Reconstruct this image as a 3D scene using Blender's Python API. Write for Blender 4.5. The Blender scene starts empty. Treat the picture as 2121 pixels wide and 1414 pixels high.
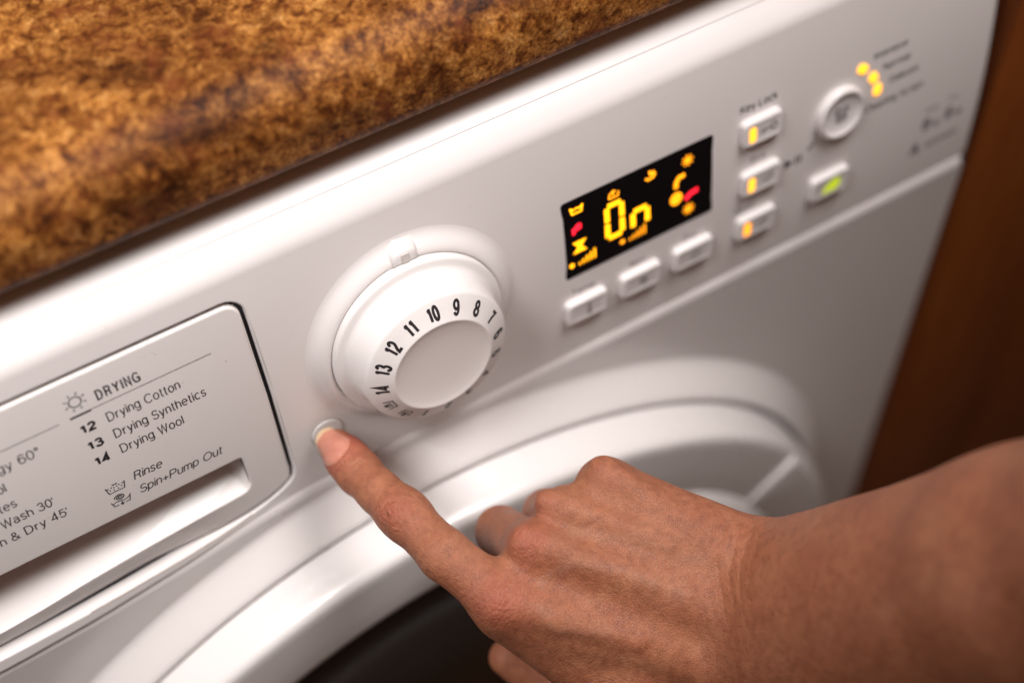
import bpy, math, random
import numpy as np
from mathutils import Vector, Matrix
from mathutils.geometry import tessellate_polygon

R = math.radians
SC = bpy.context.scene
COL = SC.collection
Z0 = 700.0                       # height of the panel's lower seam above the floor, mm
TH = R(7.5)                      # the control panel leans back by this much
CT, ST = math.cos(TH), math.sin(TH)

# ------------------------------------------------------------------ camera
cam = bpy.data.cameras.new('camera')
cam.sensor_width = 36.0
cam.lens = 50.84
cam.clip_start = 0.01
cam.clip_end = 30
cam.dof.use_dof = True
cam.dof.focus_distance = 0.517
cam.dof.aperture_fstop = 3.0
cam.dof.aperture_blades = 7
co = bpy.data.objects.new('camera', cam)
COL.objects.link(co)
right = Vector((0.85217, -0.52314, -0.01134))
down = Vector((-0.42236, -0.67488, -0.60510))
fwd = Vector((0.30890, 0.52044, -0.79607))
m = Matrix((right, -down, -fwd)).transposed().to_4x4()
m.translation = Vector((0.1611, -0.3017, 0.4917 + Z0/1000))
co.matrix_world = m
SC.camera = co

# ------------------------------------------------------------------ light
world = bpy.data.worlds.new('World')
SC.world = world
world.use_nodes = True
bg = world.node_tree.nodes['Background']
bg.inputs[0].default_value = (0.33, 0.168, 0.105, 1)
bg.inputs[1].default_value = 0.30


def area(name, loc, target, sx, sy, power, color, spread=180):
    l = bpy.data.lights.new(name, 'AREA')
    l.shape = 'RECTANGLE'
    l.size = sx
    l.size_y = sy
    l.energy = power
    l.color = color
    l.spread = math.radians(spread)
    o = bpy.data.objects.new(name, l)
    COL.objects.link(o)
    o.location = loc
    o.rotation_euler = (Vector(target) - Vector(loc)).to_track_quat('-Z', 'Y').to_euler()
    return o


area('fill_light', (0.58, -0.185, 1.64), (0.30, -0.04, 0.74), 0.42, 0.34, 4.5, (1.0, 0.945, 0.92), 130)  # added fill lamp, placed to light the panel and leave the forearm dark
area('spot_light', (-0.22, -0.19, 1.60), (0.13, 0.0, 0.76), 0.28, 0.28, .96, (1.0, 0.965, 0.95), 56)

SC.view_settings.view_transform = 'Standard'
SC.view_settings.look = 'None'
SC.view_settings.exposure = 0.0
SC.view_settings.gamma = 1.0
SC.cycles.max_bounces = 8


# ------------------------------------------------------------------ helpers
BOW = 3.2


def PK(u, w, o=0.0):
    """flat frame tangent to the panel at the program knob"""
    o += BOW*0.4
    return (u/1000, (ST*w - CT*o)/1000, (CT*w + ST*o + Z0)/1000)


def P(u, w, o=0.0):
    """control panel coordinates in mm (across, up, out) to metres; the panel bows out slightly"""
    q = min(1.0, abs((w-58.5)/58.5))
    o += BOW*(0.4-q*q)
    return (u/1000, (ST*w - CT*o)/1000, (CT*w + ST*o + Z0)/1000)


BOWED = [P]


def F(x, z, o=0.0):
    """cabinet front coordinates in mm (across, up from the seam, out) to metres"""
    return (x/1000, -o/1000, (z + Z0)/1000)


def mesh(name, verts, faces, mat, parent=None, smooth=True, angle=35, mats=None, fm=None):
    me = bpy.data.meshes.new(name)
    me.from_pydata([tuple(v) for v in verts], [], [tuple(f) for f in faces])
    me.validate(clean_customdata=False)
    for mm in (mats or [mat]):
        me.materials.append(mm)
    if fm is not None:
        me.polygons.foreach_set('material_index', fm)
    if smooth:
        me.polygons.foreach_set('use_smooth', [True]*len(me.polygons))
        me.set_sharp_from_angle(angle=R(angle))
    me.update()
    o = bpy.data.objects.new(name, me)
    COL.objects.link(o)
    if parent:
        o.parent = parent
    return o


def empty(name, label, cat, loc=(0, 0, 0)):
    o = bpy.data.objects.new(name, None)
    COL.objects.link(o)
    o.empty_display_size = 0.02
    o['label'] = label
    o['category'] = cat
    return o


class MB:
    def __init__(s):
        s.v = []
        s.f = []

    def add(s, v, f):
        n = len(s.v)
        s.v += list(v)
        s.f += [tuple(i+n for i in q) for q in f]
        return s

    def grid(s, rows, close=False):
        """rows of equal length -> quads; close joins the last column to the first"""
        n = len(s.v)
        a, b = len(rows), len(rows[0])
        for r in rows:
            s.v += list(r)
        for i in range(a-1):
            for j in range(b if close else b-1):
                k = (j+1) % b
                s.f.append((n+i*b+j, n+i*b+k, n+(i+1)*b+k, n+(i+1)*b+j))
        return s

    def build(s, name, mat, parent=None, **k):
        return mesh(name, s.v, s.f, mat, parent, **k)


def revolve(cx, cy, prof, T, n=96, a0=0, a1=360, cap=True):
    """profile (r, o) revolved about the normal through (cx, cy) of the surface that T maps"""
    mb = MB()
    full = abs(a1-a0-360) < 1e-6
    cnt = n if full else n+1
    rows = []
    for r, o in prof:
        rows.append([T(cx + r*math.cos(R(a0+(a1-a0)*i/n)), cy + r*math.sin(R(a0+(a1-a0)*i/n)), o) for i in range(cnt)])
    mb.grid(rows, close=full)
    if cap and full:
        b = (len(prof)-1)*cnt
        mb.f.append(tuple(range(b, b+cnt)))
    return mb


def rrect(cx, cy, w, h, r, n=6, skew=0.0):
    pts = []
    for sx, sy, a in ((1, 1, 0), (-1, 1, 90), (-1, -1, 180), (1, -1, 270)):
        for i in range(n+1):
            t = R(a + 90*i/n)
            x = cx + sx*(w/2-r) + r*math.cos(t)
            y = cy + sy*(h/2-r) + r*math.sin(t)
            pts.append((x + skew*(y-cy), y))
    return pts


def inset(poly, d):
    """offset a counter-clockwise polygon inwards by d"""
    n = len(poly)
    out = []
    for i in range(n):
        p0, p1, p2 = Vector(poly[i-1]), Vector(poly[i]), Vector(poly[(i+1) % n])
        e1 = (p1-p0)
        e2 = (p2-p1)
        if e1.length < 1e-9 or e2.length < 1e-9:
            out.append(tuple(p1))
            continue
        e1.normalize()
        e2.normalize()
        n1 = Vector((-e1.y, e1.x))
        n2 = Vector((-e2.y, e2.x))
        b = n1 + n2
        if b.length < 1e-6:
            b = n1
        b.normalize()
        k = max(0.35, b.dot(n1))
        out.append((p1.x + b.x*d/k, p1.y + b.y*d/k))
    return out


def loops(poly, prof, T, cap=True, bottom=False):
    """stack of inset outlines: prof = [(inset, out)...]"""
    mb = MB()
    rows = []
    for d, o in prof:
        rows.append([T(x, y, o) for x, y in inset(poly, d)])
    mb.grid(rows, close=True)
    n = len(poly)
    if cap:
        ring = inset(poly, prof[-1][0])
        b = (len(prof)-1)*n
        ys = [y for x, y in ring]
        if T in BOWED and max(ys)-min(ys) > 20:
            vs, fs = flat(ring, [], T, prof[-1][1])
            mb.add(vs, fs)
            return mb
        for tri in tessellate_polygon([[Vector((x, y, 0)) for x, y in ring]]):
            mb.f.append(tuple(b+i for i in tri))
    return mb


def flat(outer, holes, T, o):
    """flat face with holes"""
    polys = [[Vector((x, y, 0)) for x, y in p] for p in [outer]+holes]
    al = [v for p in polys for v in p]
    fs = []
    for a, b, c in tessellate_polygon(polys):
        cr = (al[b]-al[a]).cross(al[c]-al[a]).z
        if abs(cr) > 1e-6:
            fs.append((a, b, c) if cr > 0 else (a, c, b))
    if T in BOWED:      # cut into strips so that the face can follow the bow of the panel
        import bmesh
        bm = bmesh.new()
        bv = [bm.verts.new(v) for v in al]
        for q in fs:
            bm.faces.new([bv[i] for i in q])
        if T is not P:
            for x in range(20, 240, 7):
                bmesh.ops.bisect_plane(bm, geom=bm.verts[:]+bm.edges[:]+bm.faces[:], dist=1e-5, plane_co=(x+.23, 0, 0), plane_no=(1, 0, 0))
        for y in range(-16, 118, 6 if T is P else 3):
            bmesh.ops.bisect_plane(bm, geom=bm.verts[:]+bm.edges[:]+bm.faces[:], dist=1e-5, plane_co=(0, y+.37, 0), plane_no=(0, 1, 0))
        bm.verts.index_update()
        al = [v.co.copy() for v in bm.verts]
        fs = [tuple(v.index for v in f.verts) for f in bm.faces]
        bm.free()
    vs = [T(v.x, v.y, o) for v in al]
    return vs, fs


def fix_normals(o, toward):
    """make faces look towards a point (metres)"""
    import bmesh
    bm = bmesh.new()
    bm.from_mesh(o.data)
    t = Vector(toward)
    for f in bm.faces:
        if f.normal.dot(t - f.calc_center_median()) < 0:
            f.normal_flip()
    bm.to_mesh(o.data)
    bm.free()


# ------------------------------------------------------------------ materials
def newmat(name):
    mt = bpy.data.materials.new(name)
    mt.use_nodes = True
    nt = mt.node_tree
    return mt, nt, nt.nodes['Principled BSDF']


def nd(nt, typ, **k):
    n = nt.nodes.new(typ)
    for a, b in k.items():
        if a in n.inputs:
            n.inputs[a].default_value = b
        else:
            setattr(n, a, b)
    return n


def ramp(nt, src, stops):
    r = nt.nodes.new('ShaderNodeValToRGB')
    e = r.color_ramp.elements
    while len(e) < len(stops):
        e.new(0.5)
    for i, (p, c) in enumerate(stops):
        e[i].position = p
        e[i].color = (*c, 1) if len(c) == 3 else c
    nt.links.new(src, r.inputs[0])
    return r


def noise(nt, scale, detail=4, rough=0.5, coord=None, dist=0.0):
    if coord is None:
        coord = nt.nodes.new('ShaderNodeTexCoord').outputs['Object']
    n = nt.nodes.new('ShaderNodeTexNoise')
    n.inputs['Scale'].default_value = scale
    n.inputs['Detail'].default_value = detail
    n.inputs['Roughness'].default_value = rough
    n.inputs['Distortion'].default_value = dist
    nt.links.new(coord, n.inputs['Vector'])
    return n


def mix(nt, fac, a, b, typ='MIX'):
    n = nt.nodes.new('ShaderNodeMix')
    n.data_type = 'RGBA'
    n.blend_type = typ
    for s, v in ((n.inputs[0], fac), (n.inputs[6], a), (n.inputs[7], b)):
        if hasattr(v, 'is_output'):
            nt.links.new(v, s)
        elif isinstance(v, (int, float)):
            s.default_value = v
        else:
            s.default_value = (*v, 1)
    return n.outputs[2]


def plastic(name, color, rough, specks=0.0, spec=0.5, coat=0.0):
    mt, nt, b = newmat(name)
    base = color
    n = noise(nt, 14, 3)
    r = ramp(nt, n.outputs[0], [(0.3, tuple(c*0.965 for c in color)), (0.7, color)])
    out = r.outputs[0]
    if specks:
        n2 = noise(nt, 260, 2, 0.5)
        r2 = ramp(nt, n2.outputs[0], [(0.735, (0, 0, 0)), (0.80, (1, 1, 1))])
        n3 = noise(nt, 30, 2, 0.5)
        r3 = ramp(nt, n3.outputs[0], [(0.5, (0, 0, 0)), (0.66, (specks,)*3)])
        f = mix(nt, 1.0, r2.outputs[0], r3.outputs[0], 'MULTIPLY')
        out = mix(nt, f, out, (0.30, 0.17, 0.07))
    nt.links.new(out, b.inputs['Base Color'])
    rn = noise(nt, 60, 4)
    rr = ramp(nt, rn.outputs[0], [(0.3, (rough*0.85,)*3), (0.7, (rough*1.15,)*3)])
    nt.links.new(rr.outputs[0], b.inputs['Roughness'])
    b.inputs['Specular IOR Level'].default_value = spec
    b.inputs['Coat Weight'].default_value = coat
    b.inputs['Coat Roughness'].default_value = 0.08
    bn = noise(nt, 900, 2)
    bu = nd(nt, 'ShaderNodeBump', Strength=0.04, Distance=0.0002)
    nt.links.new(bn.outputs[0], bu.inputs['Height'])
    nt.links.new(bu.outputs[0], b.inputs['Normal'])
    return mt


def simple(name, color, rough=0.5, emit=None, strength=0.0):
    mt, nt, b = newmat(name)
    n = noise(nt, 200, 2)
    r = ramp(nt, n.outputs[0], [(0.3, tuple(c*0.9 for c in color)), (0.7, color)])
    nt.links.new(r.outputs[0], b.inputs['Base Color'])
    b.inputs['Roughness'].default_value = rough
    if emit:
        b.inputs['Emission Color'].default_value = (*emit, 1)
        b.inputs['Emission Strength'].default_value = strength
    return mt


M_PANEL = plastic('panel_plastic', (0.77, 0.735, 0.725), 0.33, specks=0.25)
M_DRAWER = plastic('drawer_plastic', (0.76, 0.72, 0.705), 0.34, specks=0.9)
M_KNOB = plastic('knob_plastic', (0.79, 0.76, 0.75), 0.42)
M_BUTTON = plastic('button_plastic', (0.77, 0.74, 0.735), 0.38)
M_ENAMEL = plastic('white_enamel', (0.75, 0.715, 0.705), 0.24, specks=0.15, coat=0.3)
M_DOOR = plastic('door_plastic', (0.75, 0.72, 0.71), 0.26, coat=0.3)
M_DARK = simple('dark_gap', (0.02, 0.018, 0.025), 0.7)
M_INK = simple('black_ink', (0.022, 0.018, 0.022), 0.55)
M_INK2 = simple('grey_ink', (0.045, 0.036, 0.040), 0.6)
M_FAINT = simple('faint_grey_ink', (0.26, 0.23, 0.225), 0.6)
M_LCD = simple('black_display_glass', (0.006, 0.005, 0.006), 0.22)
M_AMBER = simple('amber_light', (0.3, 0.15, 0.02), 0.5, (1.0, 0.37, 0.002), 3.1)
M_AMBER2 = simple('dim_amber_light', (0.3, 0.15, 0.02), 0.5, (1.0, 0.31, 0.003), 2.3)
M_LED = simple('led_yellow', (0.4, 0.25, 0.03), 0.4, (1.0, 0.40, 0.015), 2.2)
M_RED = simple('red_light', (0.3, 0.01, 0.02), 0.5, (1.0, 0.012, 0.03), 2.2)
M_GREEN = simple('green_light', (0.2, 0.25, 0.02), 0.5, (0.52, 0.62, 0.008), 0.95)

# ------------------------------------------------------------------ lettering (single line strokes turned into ribbons)


def arc(cx, cy, rx, ry, a0, a1, n=None):
    n = n or max(6, int(abs(a1-a0)/15))
    return [(cx+rx*math.cos(R(a0+(a1-a0)*i/n)), cy+ry*math.sin(R(a0+(a1-a0)*i/n))) for i in range(n+1)]


def circ(cx, cy, rx, ry):
    return arc(cx, cy, rx, ry, 90, 450, 26)


G = {
 'D': (0.74, [[(0, 0), (0, 1), (.3, 1)]+arc(.3, .5, .38, .5, 90, -90)+[(0, 0)]]),
 'R': (0.68, [[(0, 0), (0, 1), (.36, 1)]+arc(.36, .75, .25, .25, 90, -90)+[(0, .5)], [(.34, .5), (.5, .44), (.58, .12), (.64, 0)]]),
 'Y': (0.70, [[(0, 1), (.34, .42), (.34, 0)], [(.68, 1), (.34, .42)]]),
 'I': (0.0, [[(0, 0), (0, 1)]]),
 'N': (0.62, [[(0, 0), (0, 1), (.62, 0), (.62, 1)]]),
 'G': (0.80, [arc(.42, .5, .41, .5, 38, 345)+[(.8, .46), (.44, .46)], [(.8, .46), (.8, 0)]]),
 'C': (0.78, [arc(.42, .5, .41, .5, 38, 322)]),
 'S': (0.60, [arc(.31, .74, .27, .26, 20, 262)+arc(.31, .26, .30, .26, 82, -165)]),
 'P': (0.64, [[(0, 0), (0, 1), (.36, 1)]+arc(.36, .73, .27, .27, 90, -90)+[(0, .46)]]),
 'O': (0.84, [circ(.42, .5, .42, .5)]),
 'W': (0.98, [[(0, 1), (.25, 0), (.49, 1), (.73, 0), (.98, 1)]]),
 'K': (0.62, [[(0, 0), (0, 1)], [(.6, 1), (0, .36)], [(.22, .6), (.63, 0)]]),
 'L': (0.5, [[(0, 1), (0, 0), (.5, 0)]]),
 'T': (0.66, [[(0, 1), (.66, 1)], [(.33, 1), (.33, 0)]]),
 'E': (0.56, [[(.56, 0), (0, 0), (0, 1), (.55, 1)], [(0, .53), (.5, .53)]]),
 'A': (0.68, [[(0, 0), (.34, 1), (.68, 0)], [(.12, .34), (.56, .34)]]),
 'a': (0.50, [arc(.24, .52, .2, .2, 165, 0)+[(.44, .1), (.51, .01)], [(.44, .44), (.2, .39)]+arc(.2, .2, .2, .2, 95, 290)+[(.44, .2)]]),
 'c': (0.50, [arc(.27, .36, .27, .36, 48, 312)]),
 'd': (0.52, [circ(.26, .36, .26, .36), [(.52, 0), (.52, 1)]]),
 'e': (0.54, [[(.01, .38), (.53, .38)]+arc(.27, .36, .27, .36, 4, 310)]),
 'g': (0.52, [circ(.26, .37, .26, .35), [(.52, .72), (.52, -.06)]+arc(.26, -.06, .26, .22, 0, -155)]),
 'h': (0.46, [[(0, 0), (0, 1)], [(0, .42)]+arc(.23, .47, .23, .25, 165, 0)+[(.46, 0)]]),
 'i': (0.0, [[(0, 0), (0, .72)], [(0, .87), (0, 1)]]),
 'l': (0.0, [[(0, 0), (0, 1)]]),
 'k': (0.44, [[(0, 0), (0, 1)], [(.42, .72), (0, .3)], [(.16, .46), (.45, 0)]]),
 'm': (0.78, [[(0, 0), (0, .72)], [(0, .44)]+arc(.195, .5, .195, .22, 165, 0)+[(.39, 0)], [(.39, .44)]+arc(.585, .5, .195, .22, 165, 0)+[(.78, 0)]]),
 'n': (0.46, [[(0, 0), (0, .72)], [(0, .42)]+arc(.23, .47, .23, .25, 165, 0)+[(.46, 0)]]),
 'o': (0.54, [circ(.27, .36, .27, .36)]),
 'p': (0.52, [circ(.26, .36, .26, .36), [(0, .72), (0, -.28)]]),
 'r': (0.28, [[(0, 0), (0, .72)], [(0, .4), (.07, .62), (.28, .71)]]),
 's': (0.44, [arc(.22, .54, .19, .18, 20, 262)+arc(.22, .18, .21, .18, 82, -165)]),
 't': (0.26, [[(.1, .92), (.1, .12), (.15, .01), (.26, .01)], [(0, .72), (.25, .72)]]),
 'u': (0.46, [[(0, .72), (0, .25)]+arc(.23, .25, .23, .25, 180, 345), [(.46, .72), (.46, 0)]]),
 'v': (0.48, [[(0, .72), (.24, 0), (.48, .72)]]),
 'w': (0.72, [[(0, .72), (.18, 0), (.36, .72), (.54, 0), (.72, .72)]]),
 'x': (0.46, [[(0, .72), (.46, 0)], [(.46, .72), (0, 0)]]),
 'y': (0.48, [[(0, .72), (.25, 0)], [(.48, .72), (.22, -.12), (.13, -.27), (.02, -.27)]]),
 '0': (0.52, [circ(.26, .5, .26, .5)]),
 '1': (0.30, [[(.3, 1), (.3, 0)], [(.03, .77), (.17, .8), (.27, .95)]]),
 '2': (0.54, [arc(.27, .72, .25, .28, 172, -28)+[(.06, .16), (.01, .01), (.54, .01)]]),
 '3': (0.54, [arc(.26, .76, .23, .24, 165, -85)+[(.2, .52)], [(.26, .52)]+arc(.26, .27, .28, .27, 82, -168)]),
 '4': (0.58, [[(.43, 0), (.43, 1), (0, .27), (.58, .27)]]),
 '5': (0.54, [[(.5, .98), (.1, .98), (.04, .48)]+arc(.27, .33, .27, .33, 140, -158)]),
 '6': (0.54, [circ(.28, .31, .26, .31), [(.02, .33)]+arc(.31, .5, .29, .5, 175, 40)]),
 '7': (0.52, [[(0, .98), (.52, .98), (.26, .5), (.16, 0)]]),
 '8': (0.54, [circ(.27, .76, .22, .24), circ(.27, .26, .27, .26)]),
 '9': (0.54, [circ(.26, .69, .26, .31), [(.52, .67)]+arc(.23, .5, .29, .5, -5, -140)]),
 '&': (0.70, [[(.68, 0), (.2, .6)]+arc(.29, .8, .17, .19, 200, -20)+[(.4, .62), (.16, .48)]+arc(.25, .25, .25, .25, 120, 300)+[(.5, .12), (.62, .42)]]),
 '+': (0.56, [[(0, .36), (.56, .36)], [(.28, .08), (.28, .64)]]),
 '\u00b0': (0.24, [circ(.12, .86, .12, .13)]),
 "'": (0.0, [[(0, 1), (-.04, .76)]]),
 '.': (0.0, [[(0, 0), (0, .09)]]),
 ' ': (0.2, []),
}
HL = [0]


def ribbon(mb, pts, width, T, o, taper=False):
    """flat ribbon along pts (2-D); every ribbon lies a hair above the one before"""
    HL[0] = (HL[0]+1) % 7
    o = o + HL[0]*0.003
    q = [pts[0]]
    for p in pts[1:]:
        if math.hypot(p[0]-q[-1][0], p[1]-q[-1][1]) > 1e-4:
            q.append(p)
    if len(q) < 2:
        return
    closed = math.hypot(q[0][0]-q[-1][0], q[0][1]-q[-1][1]) < 1e-3 and len(q) > 3
    if closed:
        q.pop()
    n = len(q)
    L, Rr = [], []
    for i in range(n):
        p1 = Vector(q[i])
        p0 = Vector(q[i-1]) if (i > 0 or closed) else None
        p2 = Vector(q[(i+1) % n]) if (i < n-1 or closed) else None
        e1 = (p1-p0).normalized() if p0 is not None else None
        e2 = (p2-p1).normalized() if p2 is not None else None
        e1 = e1 or e2
        e2 = e2 or e1
        n1 = Vector((-e1.y, e1.x))
        n2 = Vector((-e2.y, e2.x))
        b = n1+n2
        b = n1 if b.length < 1e-6 else b.normalized()
        k = max(0.3, b.dot(n1))
        d = b*(width/2/k)
        L.append(T(p1.x+d.x, p1.y+d.y, o))
        Rr.append(T(p1.x-d.x, p1.y-d.y, o))
    rows = [[L[i], Rr[i]] for i in range(n)]
    if closed:
        rows.append(rows[0])
    mb.grid(rows)


def text_strokes(s, x, y, h, sx=1.0, gap=0.22, slant=0.0, endx=None, rot=0.0, anchor='l'):
    """polylines of a line of text; h = cap height; endx fits the width; returns list of polylines"""
    def width(g):
        t = 0
        for i, ch in enumerate(s):
            t += G[ch][0] + (g if i < len(s)-1 else 0)
        return t
    if endx is not None:
        sx = (endx-x)/(h*width(gap))
    W = width(gap)*h*sx
    x0 = x - (W/2 if anchor == 'c' else W if anchor == 'r' else 0)
    out = []
    cx = 0.0
    c, s_ = math.cos(rot), math.sin(rot)
    for ch in s:
        w, st = G[ch]
        for pl in st:
            o = []
            for px, py in pl:
                X = (cx+px)*h*sx + slant*py*h + (x0-x)
                Y = py*h
                o.append((x + X*c - Y*s_, y + X*s_ + Y*c))
            out.append(o)
        cx += w+gap
    return out


def write(name, s, x, y, h, width, mat, parent, T=P, o=0.06, **k):
    mb = MB()
    for pl in text_strokes(s, x, y, h, **k):
        ribbon(mb, pl, width, T, o)
    ob = mb.build(name, mat, parent, smooth=False)
    return ob


def strokes(name, pls, width, mat, parent, T=P, o=0.06, xf=None, fills=()):
    mb = MB()
    xf = xf or (lambda x, y: (x, y))
    for pl in pls:
        ribbon(mb, [xf(*p) for p in pl], width, T, o)
    for poly in fills:
        HL[0] = (HL[0]+1) % 7
        oo = o+HL[0]*0.003
        mb.add([T(*xf(*p), oo) for p in poly], [tuple(range(len(poly)))])
    return mb.build(name, mat, parent, smooth=False)


# ------------------------------------------------------------------ surroundings
def build_floor():
    mt, nt, b = newmat('floor_tile')
    n = noise(nt, 9, 4)
    r = ramp(nt, n.outputs[0], [(0.3, (0.05, 0.028, 0.014)), (0.7, (0.11, 0.062, 0.03))])
    nt.links.new(r.outputs[0], b.inputs['Base Color'])
    b.inputs['Roughness'].default_value = 0.45
    o = mesh('floor', [(-3, -4, 0), (4, -4, 0), (4, 1.2, 0), (-3, 1.2, 0)], [(0, 1, 2, 3)], mt, smooth=False)
    o['kind'] = 'structure'
    w, nt, b = newmat('wall_paint')
    n = noise(nt, 5, 3)
    r = ramp(nt, n.outputs[0], [(0.3, (0.42, 0.34, 0.26)), (0.7, (0.48, 0.39, 0.30))])
    nt.links.new(r.outputs[0], b.inputs['Base Color'])
    o = mesh('wall', [(-3, 0.66, 0), (4, 0.66, 0), (4, 0.66, 2.4), (-3, 0.66, 2.4)], [(0, 1, 2, 3)], w, smooth=False)
    o['kind'] = 'structure'


build_floor()


def build_worktop():
    mt, nt, b = newmat('mottled_laminate')
    tc0 = nt.nodes.new('ShaderNodeTexCoord').outputs['Object']
    mp = nd(nt, 'ShaderNodeMapping')
    mp.inputs['Location'].default_value = (0.31, 0.17, 0.06)
    nt.links.new(tc0, mp.inputs['Vector'])
    tc = mp.outputs[0]
    big = noise(nt, 24, 4, 0.6, tc, 0.8)
    mid = noise(nt, 190, 7, 0.68, tc, 0.5)
    fine = noise(nt, 800, 4, 0.7, tc, 0.3)
    vor = nd(nt, 'ShaderNodeTexVoronoi', Scale=620.0)
    nt.links.new(tc, vor.inputs['Vector'])
    a = ramp(nt, mid.outputs[0], [(0.30, (0.030, 0.012, 0.005)), (0.41, (0.13, 0.042, 0.010)), (0.50, (0.28, 0.118, 0.028)),
                                  (0.60, (0.42, 0.205, 0.060)), (0.72, (0.56, 0.35, 0.15))])
    c = ramp(nt, fine.outputs[0], [(0.30, (0.25, 0.16, 0.11)), (0.46, (0.70, 0.60, 0.52)), (0.57, (1.0, 0.96, 0.88)), (0.70, (1.5, 1.35, 1.0))])
    col = mix(nt, 1.0, a.outputs[0], c.outputs[0], 'MULTIPLY')
    d = ramp(nt, big.outputs[0], [(0.34, (0.28, 0.22, 0.20)), (0.45, (0.74, 0.66, 0.60)), (0.60, (1.35, 1.35, 1.30))])
    col = mix(nt, 1.0, col, d.outputs[0], 'MULTIPLY')
    red = noise(nt, 70, 3, 0.6, tc)
    rr = ramp(nt, red.outputs[0], [(0.55, (0, 0, 0)), (0.72, (0.65, 0.65, 0.65))])
    col = mix(nt, rr.outputs[0], col, (0.16, 0.038, 0.012))
    hs = ramp(nt, vor.outputs['Distance'], [(0.0, (0.75, 0.72, 0.7)), (0.35, (1.08, 1.08, 1.08))])
    col = mix(nt, 0.7, col, hs.outputs[0], 'MULTIPLY')
    nt.links.new(col, b.inputs['Base Color'])
    b.inputs['Roughness'].default_value = 0.55
    bu = nd(nt, 'ShaderNodeBump', Strength=0.25, Distance=0.0004)
    nt.links.new(fine.outputs[0], bu.inputs['Height'])
    nt.links.new(bu.outputs[0], b.inputs['Normal'])
    b.inputs['Specular IOR Level'].default_value = 0.15
    # section: y (into the kitchen), z above the seam
    zb, zt, yf = 138.5, 177.5, 25.6
    prof = [(640, zb), (yf+30, zb), (yf+10, zb)]
    prof += [(yf+10-10*math.sin(R(a)), zb+10-10*math.cos(R(a))) for a in range(10, 91, 10)]
    rt = 20
    prof += [(yf+rt-rt*math.cos(R(a)), zt-rt+rt*math.sin(R(a))) for a in range(0, 91, 6)]
    prof += [(yf+120, zt), (640, zt), (640, zb)]
    mb = MB()
    xs = [-900, -400, 0, 200, 400, 700, 1300]
    mb.grid([[(x/1000, y/1000, (z+Z0)/1000) for y, z in prof] for x in xs])
    n = len(prof)
    mb.f.append(tuple(range(n-1)))
    mb.f.append(tuple(range((len(xs)-1)*n, (len(xs))*n-1))[::-1])
    o = mb.build('kitchen_worktop', mt, angle=40)
    o['label'] = 'brown and gold mottled laminate worktop with a rounded front edge over the washer dryer'
    o['category'] = 'worktop'


build_worktop()


def build_side_cabinet():
    mt, nt, b = newmat('brown_wood')
    tc = nt.nodes.new('ShaderNodeTexCoord').outputs['Object']
    mp = nd(nt, 'ShaderNodeMapping')
    mp.inputs['Scale'].default_value = (14, 14, 1.2)
    nt.links.new(tc, mp.inputs['Vector'])
    n = noise(nt, 9, 6, 0.6, mp.outputs[0], 0.6)
    r = ramp(nt, n.outputs[0], [(0.3, (0.17, 0.040, 0.007)), (0.5, (0.21, 0.055, 0.009)), (0.72, (0.26, 0.075, 0.013))])
    nt.links.new(r.outputs[0], b.inputs['Base Color'])
    b.inputs['Roughness'].default_value = 0.42
    root = empty('kitchen_cabinet', 'dark orange brown wooden kitchen cabinet standing right of the washer dryer', 'cabinet')

    def box(name, x0, x1, y0, y1, z0, z1, bev=2.0):
        mb = loops([(x0, z0), (x1, z0), (x1, z1), (x0, z1)], [(0, -y1), (0, -(y0+bev)), (bev*.3, -(y0+bev*.3)), (bev, -y0)], F)
        return mb.build(name, mt, root, angle=30)
    zt, zb = 150, -600
    yf = 9
    box('carcass', 603, 1200, yf+21, 600, -690, 156, 0.5)
    box('door_stile', 606, 697, yf, yf+20, zb, zt)
    box('door_stile', 1100, 1192, yf, yf+20, zb, zt)
    box('door_rail', 697.2, 1099.8, yf+.4, yf+20, zt-90, zt)
    box('door_rail', 697.2, 1099.8, yf+.4, yf+20, zb, zb+90)
    box('door_panel', 697.2, 1099.8, yf+9, yf+18, zb+90.2, zt-90.2)


build_side_cabinet()

# ------------------------------------------------------------------ the washer dryer
WM = empty('washer_dryer', 'white front loading washer dryer with program knob, lit display and round door under the worktop', 'washer dryer')

KC = (300.6, 60.0)      # program knob centre on the panel
DC = (293.0, -262.0)    # door centre on the cabinet front


def smooth_line(pts, n=60):
    """Catmull-Rom through (x, y) points, by x"""
    out = []
    for i in range(len(pts)-1):
        p0 = pts[max(0, i-1)]
        p1, p2 = pts[i], pts[i+1]
        p3 = pts[min(len(pts)-1, i+2)]
        for k in range(8):
            t = k/8
            out.append(tuple(0.5*((2*p1[j]) + (-p0[j]+p2[j])*t + (2*p0[j]-5*p1[j]+4*p2[j]-p3[j])*t*t + (-p0[j]+3*p1[j]-3*p2[j]+p3[j])*t**3) for j in (0, 1)))
    out.append(pts[-1])
    return out


SEAM = smooth_line([(6, -17.5), (60, -17.2), (112, -16.6), (132, -15.6), (152, -14.2), (172, -11.8), (195, -8.6), (215, -4.6), (232, -1.9), (250, -0.5), (280, 0), (320, 0)]) + [(380, 0), (450, 0), (520, 0), (589, 0)]
DBOT = smooth_line([(12, -9.5), (60, -9.3), (112, -8.8), (138, -8.1), (158, -7.0), (175, -5.6), (194, -3.6), (212, -0.6), (226, 3.2), (234, 6.6)])


def drawer_outline(grow=0.0):
    """outline of the detergent drawer, counter-clockwise"""
    pts = [p for p in DBOT]
    pts += [(237.6, 8.9), (239.6, 11.5), (240.2, 15)]
    pts += [(240.0, 60), (239.6, 98)]
    pts += [(233.6+6*math.cos(R(a)), 101.2+6*math.sin(R(a))) for a in range(10, 91, 16)]
    pts += [(12, 107.3)]
    if grow:
        pts = inset(pts, -grow)
    return pts


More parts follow.
